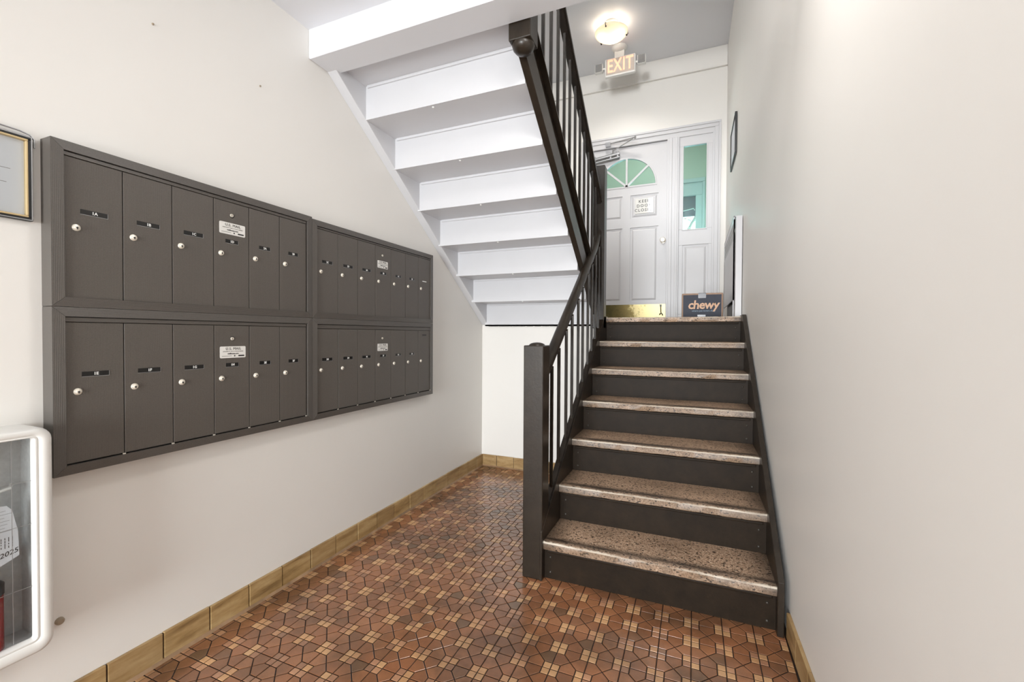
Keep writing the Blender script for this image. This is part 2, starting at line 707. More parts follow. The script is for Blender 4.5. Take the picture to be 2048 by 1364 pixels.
# ------------------------------------------------------------------ lower floor of patterned tile
P = .1072
S = .0272
GR = .0018
FX0, FX1 = XL + .012, .322
floor = struct(put('floor', B(M['grout']).box(XL, .345, YR, 3.40, -.04, -.0022)))
X0, Y0 = .004, 1.789 - 24 * P


def clip(poly, x0, x1, y0, y1):
    for ax, lim, sg in ((0, x0, 1), (0, x1, -1), (1, y0, 1), (1, y1, -1)):
        out = []
        for i in range(len(poly)):
            a, b = poly[i], poly[(i + 1) % len(poly)]
            ia = (a[ax] - lim) * sg >= 0
            ib = (b[ax] - lim) * sg >= 0
            if ia:
                out.append(a)
            if ia != ib:
                t = (lim - a[ax]) / (b[ax] - a[ax])
                out.append((a[0] + t * (b[0] - a[0]), a[1] + t * (b[1] - a[1])))
        poly = out
        if len(poly) < 3:
            return []
    return poly


def inset(poly, d):
    c = (sum(p[0] for p in poly) / len(poly), sum(p[1] for p in poly) / len(poly))
    n = len(poly)
    lines = []
    for i in range(n):
        a, b = poly[i], poly[(i + 1) % n]
        dx, dy = b[0] - a[0], b[1] - a[1]
        L = math.hypot(dx, dy)
        if L < 1e-6:
            continue
        nx, ny = -dy / L, dx / L
        if (c[0] - a[0]) * nx + (c[1] - a[1]) * ny < 0:
            nx, ny = -nx, -ny
        lines.append((a[0] + nx * d, a[1] + ny * d, dx / L, dy / L))
    out = []
    m = len(lines)
    for i in range(m):
        x1, y1, dx1, dy1 = lines[i - 1]
        x2, y2, dx2, dy2 = lines[i]
        den = dx1 * dy2 - dy1 * dx2
        if abs(den) < 1e-6:
            out.append((x2, y2))
            continue
        t = ((x2 - x1) * dy2 - (y2 - y1) * dx2) / den
        out.append((x1 + dx1 * t, y1 + dy1 * t))
    return out


def tile_geo(g, poly, dz=0.0):
    a = inset(poly, GR)
    b = inset(poly, GR + .0011)
    rings = [[(x, y, -.0024) for x, y in a], [(x, y, -.0007 + dz) for x, y in a], [(x, y, dz) for x, y in b]]
    g.loft(rings)


def rot(poly, k):
    for _ in range(k):
        poly = [(-y, x) for x, y in poly]
    return poly


PENT = [(S, 0), (S, S), (P / 2, P / 2), (P - S, S), (P - S, 0)]
SQ = [(0, 0), (S, 0), (S, S), (0, S)]
tiles = []
for j in range(-34, 40):
    for i in range(-17, 6):
        cx, cy = X0 + i * P, Y0 + j * P
        pent = [PENT, [(x, -y) for x, y in PENT][::-1], [(y, x) for x, y in PENT][::-1], [(-y, x) for x, y in PENT]]
        for k, p in enumerate(pent):
            tiles.append(('tile', k, cx, cy, [(cx + x, cy + y) for x, y in p]))
        for k in range(4):
            tiles.append(('accent_tile', k, cx, cy, [(cx + x, cy + y) for x, y in rot(SQ, k)]))


def seen(x, y):
    # rough test: in front of the camera, inside the view, not under the stair
    d = Vector((x, y, -1.10157))
    z = -d.dot(Vector(B3))
    if z < .2:
        return 0
    px = 1024 + 871.2 * d.dot(Vector(R3)) / z
    py = 682 - 871.2 * d.dot(Vector(U3)) / z
    if not (-20 < px < 2068 and py < 1384):
        return 0
    if x > -.72 and y > 1.84:
        return 0
    return 1 / d.length


sel = {'tile': [], 'accent_tile': []}
rest = {'tile': [], 'accent_tile': []}
for t in tiles:
    cp = clip(t[4], FX0, FX1, YR + .01, YB - .012)
    if not cp:
        continue
    full = len(cp) == len(t[4]) and all(abs(a[0] - b[0]) < 1e-9 and abs(a[1] - b[1]) < 1e-9 for a, b in zip(cp, t[4]))
    mx = sum(p[0] for p in cp) / len(cp)
    my = sum(p[1] for p in cp) / len(cp)
    v = seen(mx, my) if full else 0
    (sel if v else rest)[t[0]].append((v, t, cp))
for kind in sel:
    L = sorted(sel[kind], key=lambda q: -q[0])
    rest[kind] += L[300:]
    mat = M['tile'] if kind == 'tile' else M['accent']
    meshes = {}
    for v, t, cp in L[:300]:
        k = t[1]
        if k not in meshes:
            gg = B(mat)
            tile_geo(gg, [(x - t[2], y - t[3]) for x, y in t[4]])
            meshes[k] = finish(kind, gg)
        o = bpy.data.objects.new(kind, meshes[k])
        COL.objects.link(o)
        o.parent = floor
        o.location = Vector((t[2], t[3], random.uniform(-.0003, .0002))) - wloc(floor)
    gg = B(mat)
    for v, t, cp in rest[kind]:
        tile_geo(gg, cp, random.uniform(-.0003, .0002))
    o = put('tile_field' if kind == 'tile' else 'accent_tile_field', gg, floor)
    o['kind'] = 'stuff'


# ------------------------------------------------------------------ tile baseboards
def base_run(name, ax, fixed, a0, a1, joints, h=.094, th=.012, sgn=1):
    e = None
    js = [a0] + [j for j in joints if a0 + .01 < j < a1 - .01] + [a1]
    pts = []
    if ax == 'y':
        lo = B(M['grout']).box(fixed, fixed + sgn * th * .6, a0, a1, 0, h - .004)
    else:
        lo = B(M['grout']).box(a0, a1, fixed, fixed + sgn * th * .6, 0, h - .004)
    e = struct(put(name, lo))
    for u, v in zip(js[:-1], js[1:]):
        t = th + random.uniform(-.0012, .0012)
        hh = h + random.uniform(-.0015, .0015)
        gg = B(M['basetile'])
        if ax == 'y':
            gg.box(fixed, fixed + sgn * t, u + .0018, v - .0018, .002, hh)
        else:
            gg.box(u + .0018, v - .0018, fixed, fixed + sgn * t, .002, hh)
        put('tile', gg, e, bevel=.0022, seg=2)
    gg = B(M['caulk'])
    if ax == 'y':
        gg.prism([(fixed, .0), (fixed + sgn * (th + .010), 0), (fixed + sgn * (th + .001), .008), (fixed, .008)], 'y', a0, a1)
    else:
        gg.prism([(fixed, .0), (fixed + sgn * (th + .010), 0), (fixed + sgn * (th + .001), .008), (fixed, .008)], 'x', a0, a1)
    put('grout_fillet', gg, e)
    return e


T = .1524
base_run('baseboard_left', 'y', XL, YR, YB, [.734 + k * T for k in range(-32, 18)])
base_run('baseboard_back', 'x', YB, XL + .012, -.3, [-1.628 + .13 + k * T for k in range(0, 12)], sgn=-1)
gR = B(M['basetile'])
eR = struct(put('baseboard_right', B(M['grout']).prism([(xr(YR), YR), (xr(1.84), 1.84), (xr(1.84) - .007, 1.84), (xr(YR) - .007, YR)], 'z', 0, .09)))
j = 1.69
js = [1.84, 1.69]
while js[-1] > YR + .2:
    js.append(js[-1] - T)
js.append(YR)
for v, u in zip(js[:-1], js[1:]):
    gg = B(M['basetile'])
    gg.prism([(xr(u), u + .0013), (xr(v), v - .0013), (xr(v) - .012, v - .0013), (xr(u) - .012, u + .0013)], 'z', .002, .094 + random.uniform(-.001, .001))
    put('tile', gg, eR, bevel=.002, seg=2)

# ------------------------------------------------------------------ lower stair
RUN, RISE, YS, Z1 = .24713, .17674, 1.8469, .17395
SX0, SX1 = -.613, .294
st = thing('staircase', 'dark painted lower staircase with worn speckled stone treads, rising to the landing', 'staircase', (-.16, 2.6, 0))
for k in range(7):
    y0 = YS + k * RUN
    z = Z1 + k * RISE
    y1 = y0 + RUN + .02 if k < 6 else 3.40
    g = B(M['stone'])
    # slab with a rounded nosing; slightly uneven worn front edge
    n = 28
    rings = []
    for i in range(n + 1):
        x = SX0 + (SX1 - SX0) * i / n
        w0 = random.uniform(-.0015, .0015)
        d = .0025 * math.sin(math.pi * i / n) + random.uniform(0, .0012)
        prof = [(y0 + .005 + w0, z - .038 + random.uniform(-.001, .0015)), (y0 + .001 + w0, z - .034), (y0 + w0 * .5, z - .006), (y0 + .0015 + w0, z - .002 - d), (y0 + .006, z - .0004 - d), (y0 + .04, z - d * .4), (y1, z), (y1, z - .038)]
        rings.append([(x, a, b) for a, b in prof])
    g.smooth = True
    g.loft(rings)
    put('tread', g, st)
for k in range(7):
    yr = YS + k * RUN + .022
    zb = 0.0 if k == 0 else Z1 + (k - 1) * RISE - .005
    zt = Z1 + k * RISE - .038
    g = B(M['riser']).box(SX0, SX1, yr, yr + .008, zb, zt)
    r = put('riser', g, st)
    g = B(M['riser']).box(SX0 + .012, SX1 - .012, yr - .010, yr, zt - .016, zt - .004)
    put('riser_moulding', g, r, bevel=.003, seg=2)
    for bx in (SX0 + .028, SX1 - .028):
        for bz in ((zb + zt) / 2 + .03, (zb + .03)):
            gg = B(M['bolt']).lathe((bx, yr, bz), (0, -1, 0), [(.0055, 0), (.005, .002), (.003, .004), (0, .0045)], 8)
            put('bolt', gg, r)


def stringer(x0, x1, sl, z0, back=.24, zt=1.240):
    ya = 1.831
    yt = ya + (zt - z0) / sl
    poly = [(ya, 0), (ya, z0), (yt, zt), (3.40, zt), (3.40, zt - .22), (3.36, zt - .26), (ya + .26 / sl, 0)]
    return B(M['rail']).prism(poly, 'x', x0, x1)


r = put('stringer', stringer(.294, .3160, .745, .200), st, bevel=.002)
lst = stringer(-.624, -.613, .715, .221)
lf = put('stringer', lst, st, bevel=.0015)
g = B(M['rail'])
ya, za = 1.93, .221 + .715 * (1.93 - 1.831)
yb = 3.24
zb = .221 + .715 * (yb - 1.831)
g.prism([(ya, za - .008), (ya, za), (yb, zb), (yb, zb - .008)], 'x', -.648, -.6125)
put('stringer_flange', g, lf)
# ------------------------------------------------------------------ lower railing
rl = thing('stair_railing', 'black metal railing of the lower stair with a square newel post on the floor', 'railing', (-.66, 1.9, 0))


def newel(x0, x1, y0, y1, z0, z1, parent, drop=False):
    g = B(M['rail'])
    g.box(x0, x1, y0, y1, z0, z1)
    return put('newel_post', g, parent, bevel=.004, seg=2)


nw = newel(-.708, -.6145, 1.835, 1.93, 0, 1.052, rl)
g = B(M['rail'])
n = 12
rings = []
for k in range(5):
    t = k / 4 * math.pi / 2
    rr = math.cos(t)
    hw = .036 * rr + .001
    rings.append([(-.6605 + hw * math.cos(q * math.pi / 8), 1.8825 + hw * math.sin(q * math.pi / 8), 1.0515 + .014 * math.sin(t)) for q in range(16)])
g.smooth = True
g.loft(rings)
put('newel_cap', g, nw)
nw2 = newel(-.708, -.613, 3.22, 3.315, 1.15, 2.348, rl)


def rail_geo(x, w_, h, pts):
    """moulded handrail swept through (y, z) points at constant x"""
    prof = [(-.5, .0), (-.5, .45), (-.42, .8), (-.2, 1.0), (.2, 1.0), (.42, .8), (.5, .45), (.5, .0), (.3, 0), (.3, -.22), (-.3, -.22), (-.3, 0)]
    g = B(M['rail'])
    g.smooth = True
    rings = [[(x + a * w_, y, z + b * h) for a, b in prof] for y, z in pts]
    g.loft(rings)
    return g


zr = lambda y: .925 + .715 * (y - 2.01)
put('handrail', rail_geo(-.660, .050, .048, [(1.93, zr(1.93)), (2.4, zr(2.4)), (2.8, zr(2.8)), (3.08, zr(3.08) + .004), (3.15, zr(3.15) + .018), (3.222, zr(3.222) + .045)]), rl)
for y in [q * .977 for q in (2.078, 2.200, 2.341, 2.464, 2.607, 2.723, 2.865, 2.985, 3.10, 3.21)]:
    z0 = .221 + .715 * (y - 1.831) - .004
    g = B(M['rail']).prism([(y - .007, z0 - .005), (y + .007, z0 + .005), (y + .007, zr(y) + .008), (y - .007, zr(y) - .002)], 'x', -.642, -.628)
    put('baluster', g, rl)

# ------------------------------------------------------------------ upper white flight
RU = .2405
RZ = .1725
up = thing('staircase', 'upper staircase seen from below, its white painted underside stepping up to the left', 'staircase', (-1.15, 2.5, 1.17))
Yn = lambda n: 1.814 + RU * n
Zn = lambda n: 2.212 - RZ * n
for n in range(-1, 6):
    g = B(M['stairwhite'])
    ya = max(Yn(n) + .010, 1.60)
    g.box(-1.60, -.70, ya, Yn(n + 1) + .030, Zn(n), Zn(n) + .034)
    put('tread', g, up, bevel=.002)
for n in range(0, 7):
    g = B(M['stairwhite'])
    y = Yn(n)
    g.box(-1.60, -.70, y, y + .012, Zn(n) if n < 6 else 1.168, Zn(n - 1) + .002)
    if n == 6:
        g.box(-1.60, -.70, y, YB, 1.168, 1.180)
    r = put('riser', g, up)
    if n < 7:
        g = B(M['stairwhite']).box(-1.572, -.70, y - .009, y, Zn(n - 1) - .014, Zn(n - 1))
        put('riser_moulding', g, r, bevel=.001)
    if n < 6:
        g = B(M['whiteink']).lathe((-1.18 + random.uniform(-.02, .02), y + .02, Zn(n)), (0, 0, -1), [(.006, 0), (.006, .003), (.004, .005)], 6)
        put('bolt', g, r)
line = lambda y: 2.36 - .7045 * (y - 1.61)
g = B(M['stairwhite']).prism([(1.60, line(1.60) - .004), (3.285, line(3.285) - .004), (3.285, 1.46), (1.60, 2.61)], 'x', XL, -1.586)
put('stringer', g, up, bevel=.002)
lo_ = lambda y: 2.295 - .692 * (y - 1.714)
yA, yB_ = 1.70, 3.235
g = B(M['rail']).prism([(yA, lo_(yA)), (yB_, lo_(yB_)), (yB_, lo_(yB_) + .132), (yA, lo_(yA) + .132)], 'x', -.70, -.666)
sg = put('stringer', g, up, bevel=.002, label='glossy black outer stringer')
g = B(M['rail']).prism([(yA, lo_(yA) + .132), (yB_, lo_(yB_) + .132), (yB_, lo_(yB_) + .232), (yA, lo_(yA) + .232)], 'x', -.70, -.682)
g.prism([(yA, lo_(yA) + .230), (yB_, lo_(yB_) + .230), (yB_, lo_(yB_) + .238), (yA, lo_(yA) + .238)], 'x', -.70, -.652)
put('stringer_plate', g, sg)
for y in (2.0, 2.33, 2.66, 2.98):
    g = B(M['bolt']).lathe((-.682, y, lo_(y) + .16), (1, 0, 0), [(.009, 0), (.0085, .003), (.005, .006), (0, .007)], 8)
    put('bolt', g, sg)
# upper railing
ur = thing('stair_railing', 'black metal railing of the upper stair, its newel hanging beside the ceiling beam', 'railing', (-.66, 2.4, 1.4))
nu = newel(-.708, -.613, 1.642, 1.735, 2.292, 2.70, ur)
g = B(M['rail']).lathe((-.660, 1.688, 2.292), (0, 0, -1), [(.0465, 0), (.0468, .006), (.043, .018), (.032, .031), (.014, .039), (0, .041)], 16)
put('newel_drop', g, nu)
zu = lambda y: 2.521 - .69 * (y - 2.585) + .010
pts = [(1.735, zu(1.735)), (2.2, zu(2.2)), (2.7, zu(2.7)), (3.16, zu(3.16)), (3.222, zu(3.2) - .035)]
put('handrail', rail_geo(-.655, .048, .045, pts), ur)
for y in (1.819, 1.936, 2.057, 2.176, 2.297, 2.410, 2.532, 2.65, 2.77, 2.89, 3.01, 3.12):
    z0 = lo_(y) + .236
    g = B(M['rail']).prism([(y - .007, z0 + .004), (y + .007, z0 - .004), (y + .007, zu(y) - .008), (y - .007, zu(y) + .002)], 'x', -.666, -.652)
    put('baluster', g, ur)
    if 1.9 < y:
        pass

# ------------------------------------------------------------------ mailboxes
XF = -1.585


def mitre_frame(y0, y1, z0, z1, w_, root):
    """ribbed picture-frame border: four mitred bars"""
    xi, xo, xw = XF, XF - .003, XL
    gv = G()
    gv.mat(M['mbframe_v'])

    def bar(a, b, c, d):   # outer a-b, inner c-d (each (y,z)); a->d, b->c mitres
        vs = [(xo, *a), (xo, *b), (xi, *c), (xi, *d), (xw, *a), (xw, *b), (xi - .012, *c), (xi - .012, *d)]
        gv.add(vs, [(0, 1, 2, 3), (0, 4, 5, 1), (3, 2, 6, 7), (0, 3, 7, 4), (1, 5, 6, 2), (4, 7, 6, 5)])
    e = .0004
    bar((y0, z1 - e), (y0, z0 + e), (y0 + w_, z0 + w_ + e), (y0 + w_, z1 - w_ - e))
    bar((y1, z0 + e), (y1, z1 - e), (y1 - w_, z1 - w_ - e), (y1 - w_, z0 + w_ + e))
    gv.mat(M['mbframe_h'])
    bar((y1 - e, z1), (y0 + e, z1), (y0 + w_ + e, z1 - w_), (y1 - w_ - e, z1 - w_))
    bar((y0 + e, z0), (y1 - e, z0), (y1 - w_ - e, z0 + w_), (y0 + w_ + e, z0 + w_))
    return put('frame', gv, root)


def lock_geo(y, z, r, x):
    g = B(M['lock'])
    g.lathe((x, y, z), (1, 0, 0), [(r, 0), (r, .0015), (r * .88, .003), (r * .62, .0035), (r * .58, .0062), (r * .5, .0068), (0, .0068)], 18)
    g.mat(M['ink'])
    g.box(x + .0066, x + .0071, y - r * .13, y + r * .13, z - r * .5, z + r * .1)
    g.lathe((x + .0066, y, z - r * .05), (1, 0, 0), [(r * .27, 0), (r * .27, .0005), (0, .0005)], 8)
    return g


def mailbox(label, y0, y1, z0, z1, n, ya, yb, za, zb, zlock, names, plate_i, extra=None, fw=.026):
    root = thing('mailbox_unit', label, 'mailbox', (XL, (y0 + y1) / 2, z0), 'dark ribbed mailbox units on the left wall')
    g = B(M['mbdark']).box(XL, XF - .016, y0 + .004, y1 - .004, z0 + .004, z1 - .004)
    put('housing', g, root)
    mitre_frame(y0, y1, z0, z1, fw, root)
    g = B(M['mbframe_h']).box(XF - .016, XF - .005, ya + .001, yb - .001, zb + .0018, z1 - fw - .0018)
    put('header_strip', g, root, bevel=.0006)
    pitch = (yb - ya) / n
    xd = XF - .006
    for i in range(n):
        a = ya + i * pitch + .0012
        b = ya + (i + 1) * pitch - .0012
        g = B(M['mbdoor']).box(XF - .016, xd, a, b, za + .003, zb)
        d = put('door', g, root, bevel=.0008)
        yl = ya + i * pitch + .0265
        put('lock', lock_geo(yl, zlock, .0098 if n == 6 else .0092, xd), d)
        g = B(M['lock']).box(xd - .001, xd + .002, b - .004, b + .003, za - .002, za + .0025)
        put('hinge_pin', g, d)
        nm = names[i]
        yc = ya + i * pitch + (.0665 if n == 6 else .0650)
        zc = zlock + .048
        if nm is not None:
            wh = nm == '='
            if wh:
                g = B(M['whiteink']).box(xd, xd + .0006, yc - .022, yc + .022, zc - .002, zc + .003)
                put('name_label', g, d)
            elif nm == '_':
                g = B(M['label']).box(xd, xd + .0007, yc - .022, yc + .022, zc + .11, zc + .119)
                put('name_label', g, d)
            else:
                hw = .031 if i < 3 else .024
                g = B(M['label']).box(xd, xd + .0006, yc - hw, yc + hw, zc - .0068, zc + .0068)
                # thin bright lower lip and end of the card holder
                g.mat(M['silver']).box(xd, xd + .0010, yc - hw, yc + hw, zc - .0080, zc - .0070)
                g.box(xd, xd + .0010, yc + hw, yc + hw + .0008, zc - .0080, zc + .0062)
                pl = put('name_label', g, d)
                g = B(M['whiteink'])
                text(g, nm, .0115, (xd + .0011, yc + .001, zc - .0002), UY, UZ, .0002, offset=.0003)
                put('lettering', g, d)
        if i == plate_i:
            zp = zlock + .095
            yp = (a + b) / 2 - .002 + (.004 if n == 6 else 0)
            hw, hh = .0490, .0215
            if n == 7:
                hw, hh = .043, .020
                yp -= .004
            pts = []
            for cx_, cz_, a0 in ((hw - .004, hh - .004, 0), (-hw + .004, hh - .004, 90), (-hw + .004, -hh + .004, 180), (hw - .004, -hh + .004, 270)):
                for q in range(4):
                    t = math.radians(a0 + q * 30)
                    pts.append((yp + cx_ + .004 * math.cos(t), zp + cz_ + .004 * math.sin(t)))
            g = B(M['plate']).prism(pts, 'x', xd, xd + .0009)
            put('mail_plate', g, d)
            g = B(M['ink'])
            xx = xd + .0013
            text(g, 'U.S. MAIL', .0135, (xx, yp + .001, zp + .0125), UY, UZ, .0002, spacing=1.08)
            text(g, 'mailboxes.com', .0070, (xx, yp, zp - .0055), UY, UZ, .0002, offset=.00015)
            g.box(xx - .0003, xx + .0001, yp + .020, yp + .043 * hw / .049, zp - .0165, zp - .0115)
            g.box(xx - .0003, xx + .0001, yp + .0035, yp + .008, zp - .0165, zp - .0115)
            g.mat(M['greyink'])
            text(g, 'APPROVED BY THE U.S. POSTAL SERVICE', .0043, (xx, yp, zp + .0025), UY, UZ, .0002)
            text(g, 'SERIES 3500', .0043, (xx, yp - .022, zp - .0142), UY, UZ, .0002) if False else None
            g.box(xx - .0003, xx + .0001, yp - .042 * hw / .049, yp - .006, zp - .0148, zp - .0134)
            put('lettering', g, d)
            g = B(M['mbdark']).lathe((xd, yp - .002, zp + .050), (1, 0, 0), [(.0085, 0), (.0085, .0008), (0, .0008)], 16)
            g.mat(M['lock']).lathe((xd + .0006, yp - .004, zp + .050), (1, 0, 0), [(.0062, 0), (.006, .003), (0, .0032)], 14)
            g.mat(M['ink']).box(xd + .0036, xd + .0040, yp - .0048, yp - .0032, zp + .045, zp + .054)
            put('master_lock', g, d)
    return root


mailbox('upper left mailbox unit of six doors, lettered from 1A, nearest the framed notice', .604, 1.467, 1.171, 1.624, 6, .630, 1.437, 1.194, 1.584, 1.392,
        ['1A', '1B', '1C', '1D', '2A', '2B'], 3)
mailbox('lower left mailbox unit of six doors, lettered from 1E, beside the extinguisher cabinet', .604, 1.467, .706, 1.170, 6, .630, 1.437, .733, 1.128, .9345,
        ['1E', '1F', '1G', '1H', '2E', '2F'], 3)
mailbox('upper right mailbox unit of seven doors, the last with a white strip label', 1.468, 2.452, 1.171, 1.617, 7, 1.493, 2.425, 1.192, 1.580, 1.3865,
        ['2C', '2D', '3A', '3B', '3C', '3D', '='], 3)
mailbox('lower right mailbox unit of seven doors, with a black slot on the last door', 1.468, 2.452, .706, 1.170, 7, 1.493, 2.425, .733, 1.122, .931,
        ['2G', '2H', '3E', '3F', '3G', '3H', '_'], 3)

# ------------------------------------------------------------------ framed notice
fn = thing('picture_frame', 'framed notice with dark frame and gold inner bead, cropped at the far left', 'picture frame', (XL, .42, 1.39))
FY1, FZ0, FZ1, FY0 = .584, 1.394, 1.617, .29


def rect_frame(g, y0, y1, z0, z1, w_, xa, xb):
    g.box(xa, xb, y0, y1, z1 - w_, z1).box(xa, xb, y0, y1, z0, z0 + w_)
    g.box(xa, xb, y0, y0 + w_, z0 + w_, z1 - w_).box(xa, xb, y1 - w_, y1, z0 + w_, z1 - w_)
    return g


put('frame', rect_frame(B(M['black']), FY0, FY1, FZ0, FZ1, .0095, XL, XL + .016), fn, bevel=.002, seg=2)
put('silver_edge', rect_frame(B(M['silver']), FY0 + .0015, FY1 - .0015, FZ0 + .0015, FZ1 - .0015, .0022, XL + .0155, XL + .0170), fn)
put('gold_bead', rect_frame(B(M['gold']), FY0 + .009, FY1 - .009, FZ0 + .009, FZ1 - .009, .005, XL + .002, XL + .0172), fn, bevel=.0015, seg=2)
pp = put('paper', B(M['paper']).box(XL + .002, XL + .006, FY0 + .014, FY1 - .014, FZ0 + .014, FZ1 - .014), fn)
g = B(M['greyink'])
for z, a, b in ((1.522, .40, .545), (1.486, .40, .538), (1.560, .34, .50), (1.455, .34, .49)):
    g.box(XL + .006, XL + .0064, a, b, z, z + .0012)
put('printed_line', g, pp)
put('glass', B(M['clear']).box(XL + .0115, XL + .013, FY0 + .012, FY1 - .012, FZ0 + .012, FZ1 - .012), fn)
g = B(M['silver']).tube([(XL + .012, .49, 1.628), (XL + .012, .560, 1.626), (XL + .012, .580, 1.622), (XL + .012, .588, 1.612), (XL + .012, .588, 1.590)], .0022, 6)
put('hanging_wire', g, fn)

# ------------------------------------------------------------------ extinguisher cabinet
XE = -1.53
ec = thing('extinguisher_cabinet', 'white fire extinguisher cabinet with rounded trim and clear window, below the framed notice', 'cabinet', (XL, .41, .284))


def rrect(y0, y1, z0, z1, r, n=6):
    pts = []
    for cy, cz, a0 in ((y1 - r, z1 - r, 0), (y0 + r, z1 - r, 90), (y0 + r, z0 + r, 180), (y1 - r, z0 + r, 270)):
        for q in range(n + 1):
            t = math.radians(a0 + q * 90 / n)
            pts.append((cy + r * math.cos(t), cz + r * math.sin(t)))
    return pts


EY0, EY1, EZ0, EZ1 = .235, .583, .282, .858
WY0, WY1, WZ0, WZ1 = .272, .550, .322, .834
g = B(M['cabwhite'])
g.smooth = True
prof = [(XL, 0, .03), (XE - .02, 0, .03), (XE - .010, .0005, .032), (XE - .003, .004, .030), (XE, .010, .026), (XE - .0005, .020, .02), (XE - .0025, .025, .016), (XE - .0045, .0275, .013), (XE - .0035, .0300, .010), (XE - .0040, .033, .008), (XE - .010, .035, .006), (XE - .026, .0352, .005)]
rings = [[(x, a, b) for a, b in rrect(EY0 + d, EY1 - d, EZ0 + d * .9 + (d > .02) * .006, EZ1 - d * .7, max(r, .004))] for x, d, r in prof]
g.loft(rings, cap=False)
put('trim', g, ec)
g = B(M['cabgrey'])
g.box(XL + .001, XL + .004, WY0 - .01, WY1 + .02, WZ0 - .01, WZ1 + .01)
g.box(XL + .001, XE - .03, WY1 + .008, WY1 + .011, WZ0 - .01, WZ1 + .01)
g.box(XL + .001, XE - .03, WY0 - .011, WY0 - .008, WZ0 - .01, WZ1 + .01)
g.box(XL + .001, XE - .03, WY0 - .01, WY1 + .01, WZ0 - .012, WZ0 - .009)
g.box(XL + .001, XE - .03, WY0 - .01, WY1 + .01, WZ1 + .009, WZ1 + .012)
put('liner', g, ec)
g = B(M['clear']).prism(rrect(WY0 - .004, WY1 + .003, WZ0 - .004, WZ1 + .003, .006), 'x', XE - .026, XE - .023)
wdw = put('window', g, ec)
g = B(M['silver'])
for z, y in ((.722, 0), (.612, 0), (.452, 0)):
    g.box(XE - .0232, XE - .0222, WY0, WY1 - .002, z, z + .0012)
for y in (.31, .41, .513):
    g.box(XE - .0232, XE - .0222, y, y + .0012, WZ0 + .002, WZ1 - .002)
put('score_line', g, wdw)
g = B(M['cabwhite']).tube([(XL + .05, .38, .700), (XL + .05, .49, .700), (XL + .045, .525, .705), (XL + .02, .535, .708)], .004, 6)
put('hanging_rod', g, ec)
fx = thing('fire_extinguisher', 'red fire extinguisher inside the white wall cabinet', 'fire extinguisher', (-1.588, .464, .294))
g = B(M['red']).lathe((-1.588, .464, .312), (0, 0, 1), [(.036, 0), (.044, .006), (.044, .135), (.040, .160), (.022, .178), (.016, .185)], 20)
put('cylinder', g, fx)
g = B(M['black']).lathe((-1.588, .464, .455), (0, 0, 1), [(.0455, 0), (.0455, .022), (.040, .026)], 20)
g.lathe((-1.588, .464, .497), (0, 0, 1), [(.018, 0), (.018, .03), (.012, .034)], 12)
put('valve', g, fx)
g = B(M['black']).box(-1.600, -1.576, .40, .49, .535, .541).box(-1.598, -1.578, .41, .50, .553, .560)
put('handle', g, fx, bevel=.001)
tg = thing('inspection_tag', 'white inspection tag with handwritten year, hanging inside the extinguisher cabinet', 'tag', (-1.57, .50, .53))
g = B(M['paper'])
g.prism([(.462, .545), (.496, .520), (.532, .536), (.530, .600), (.520, .655), (.511, .668), (.470, .676)], 'x', -1.572, -1.5712)
put('tag', g, tg)
g = B(M['ink'])
text(g, '2025', .017, (-1.5709, .513, .548), (0, .97, .2), (0, -.2, .97), .0002, shear=.3)
for i in range(4):
    for k in range(4):
        yy = .500 + k * .0065
        g.box(-1.5712, -1.5709, yy, yy + .0012, .563 + i * .007 + random.uniform(-.002, .002), .568 + i * .007)
g.mat(M['greyink'])
for i in range(7):
    z = .605 + i * .0085
    g.box(-1.5712, -1.5709, .472, .516 + random.uniform(-.01, .004), z, z + .0007)
put('lettering', g, tg)
# small plug on the wall, nails left in the wall
g = B(M['beige']).lathe((XL, .632, .288), (1, 0, 0), [(.0105, 0), (.0100, .006), (.007, .010), (0, .011)], 14)
tag(put('wall_plug', g), 'small round beige plug on the left wall beside the extinguisher cabinet', 'plug')
for (y, z), lab in (((.873, 2.107), 'tiny nail in the left wall high above the upper left mailboxes'), ((1.254, 2.106), 'tiny nail in the left wall, the one nearer the ceiling beam')):
    g = B(M['beige']).lathe((XL, y, z), (1, 0, 0), [(.0035, 0), (.003, .004), (0, .005)], 8)
    tag(put('nail', g), lab, 'nail')

# ------------------------------------------------------------------ entrance door with fanlight
d1 = sempty('door_1', (-.73, YD, ZLAND))
YP = YD + .030    # door face
g = B(M['trim'])
cz0 = 3.30
CX0, CX1 = DX0 - .065, .245


def casing(g, y_face):
    # stepped casing: outer band proud, inner band lower
    for (o, i, yy) in ((0, .022, y_face - .018), (.022, .060, y_face - .010)):
        g.box(CX0 + o, CX1 - o, yy, y_face, 3.36 - i, 3.36 - o)
        g.box(CX0 + o, CX0 + i, yy, y_face, ZLAND, 3.36 - i)
        g.box(CX1 - i, CX1 - o, yy, y_face, ZLAND, 3.36 - i)


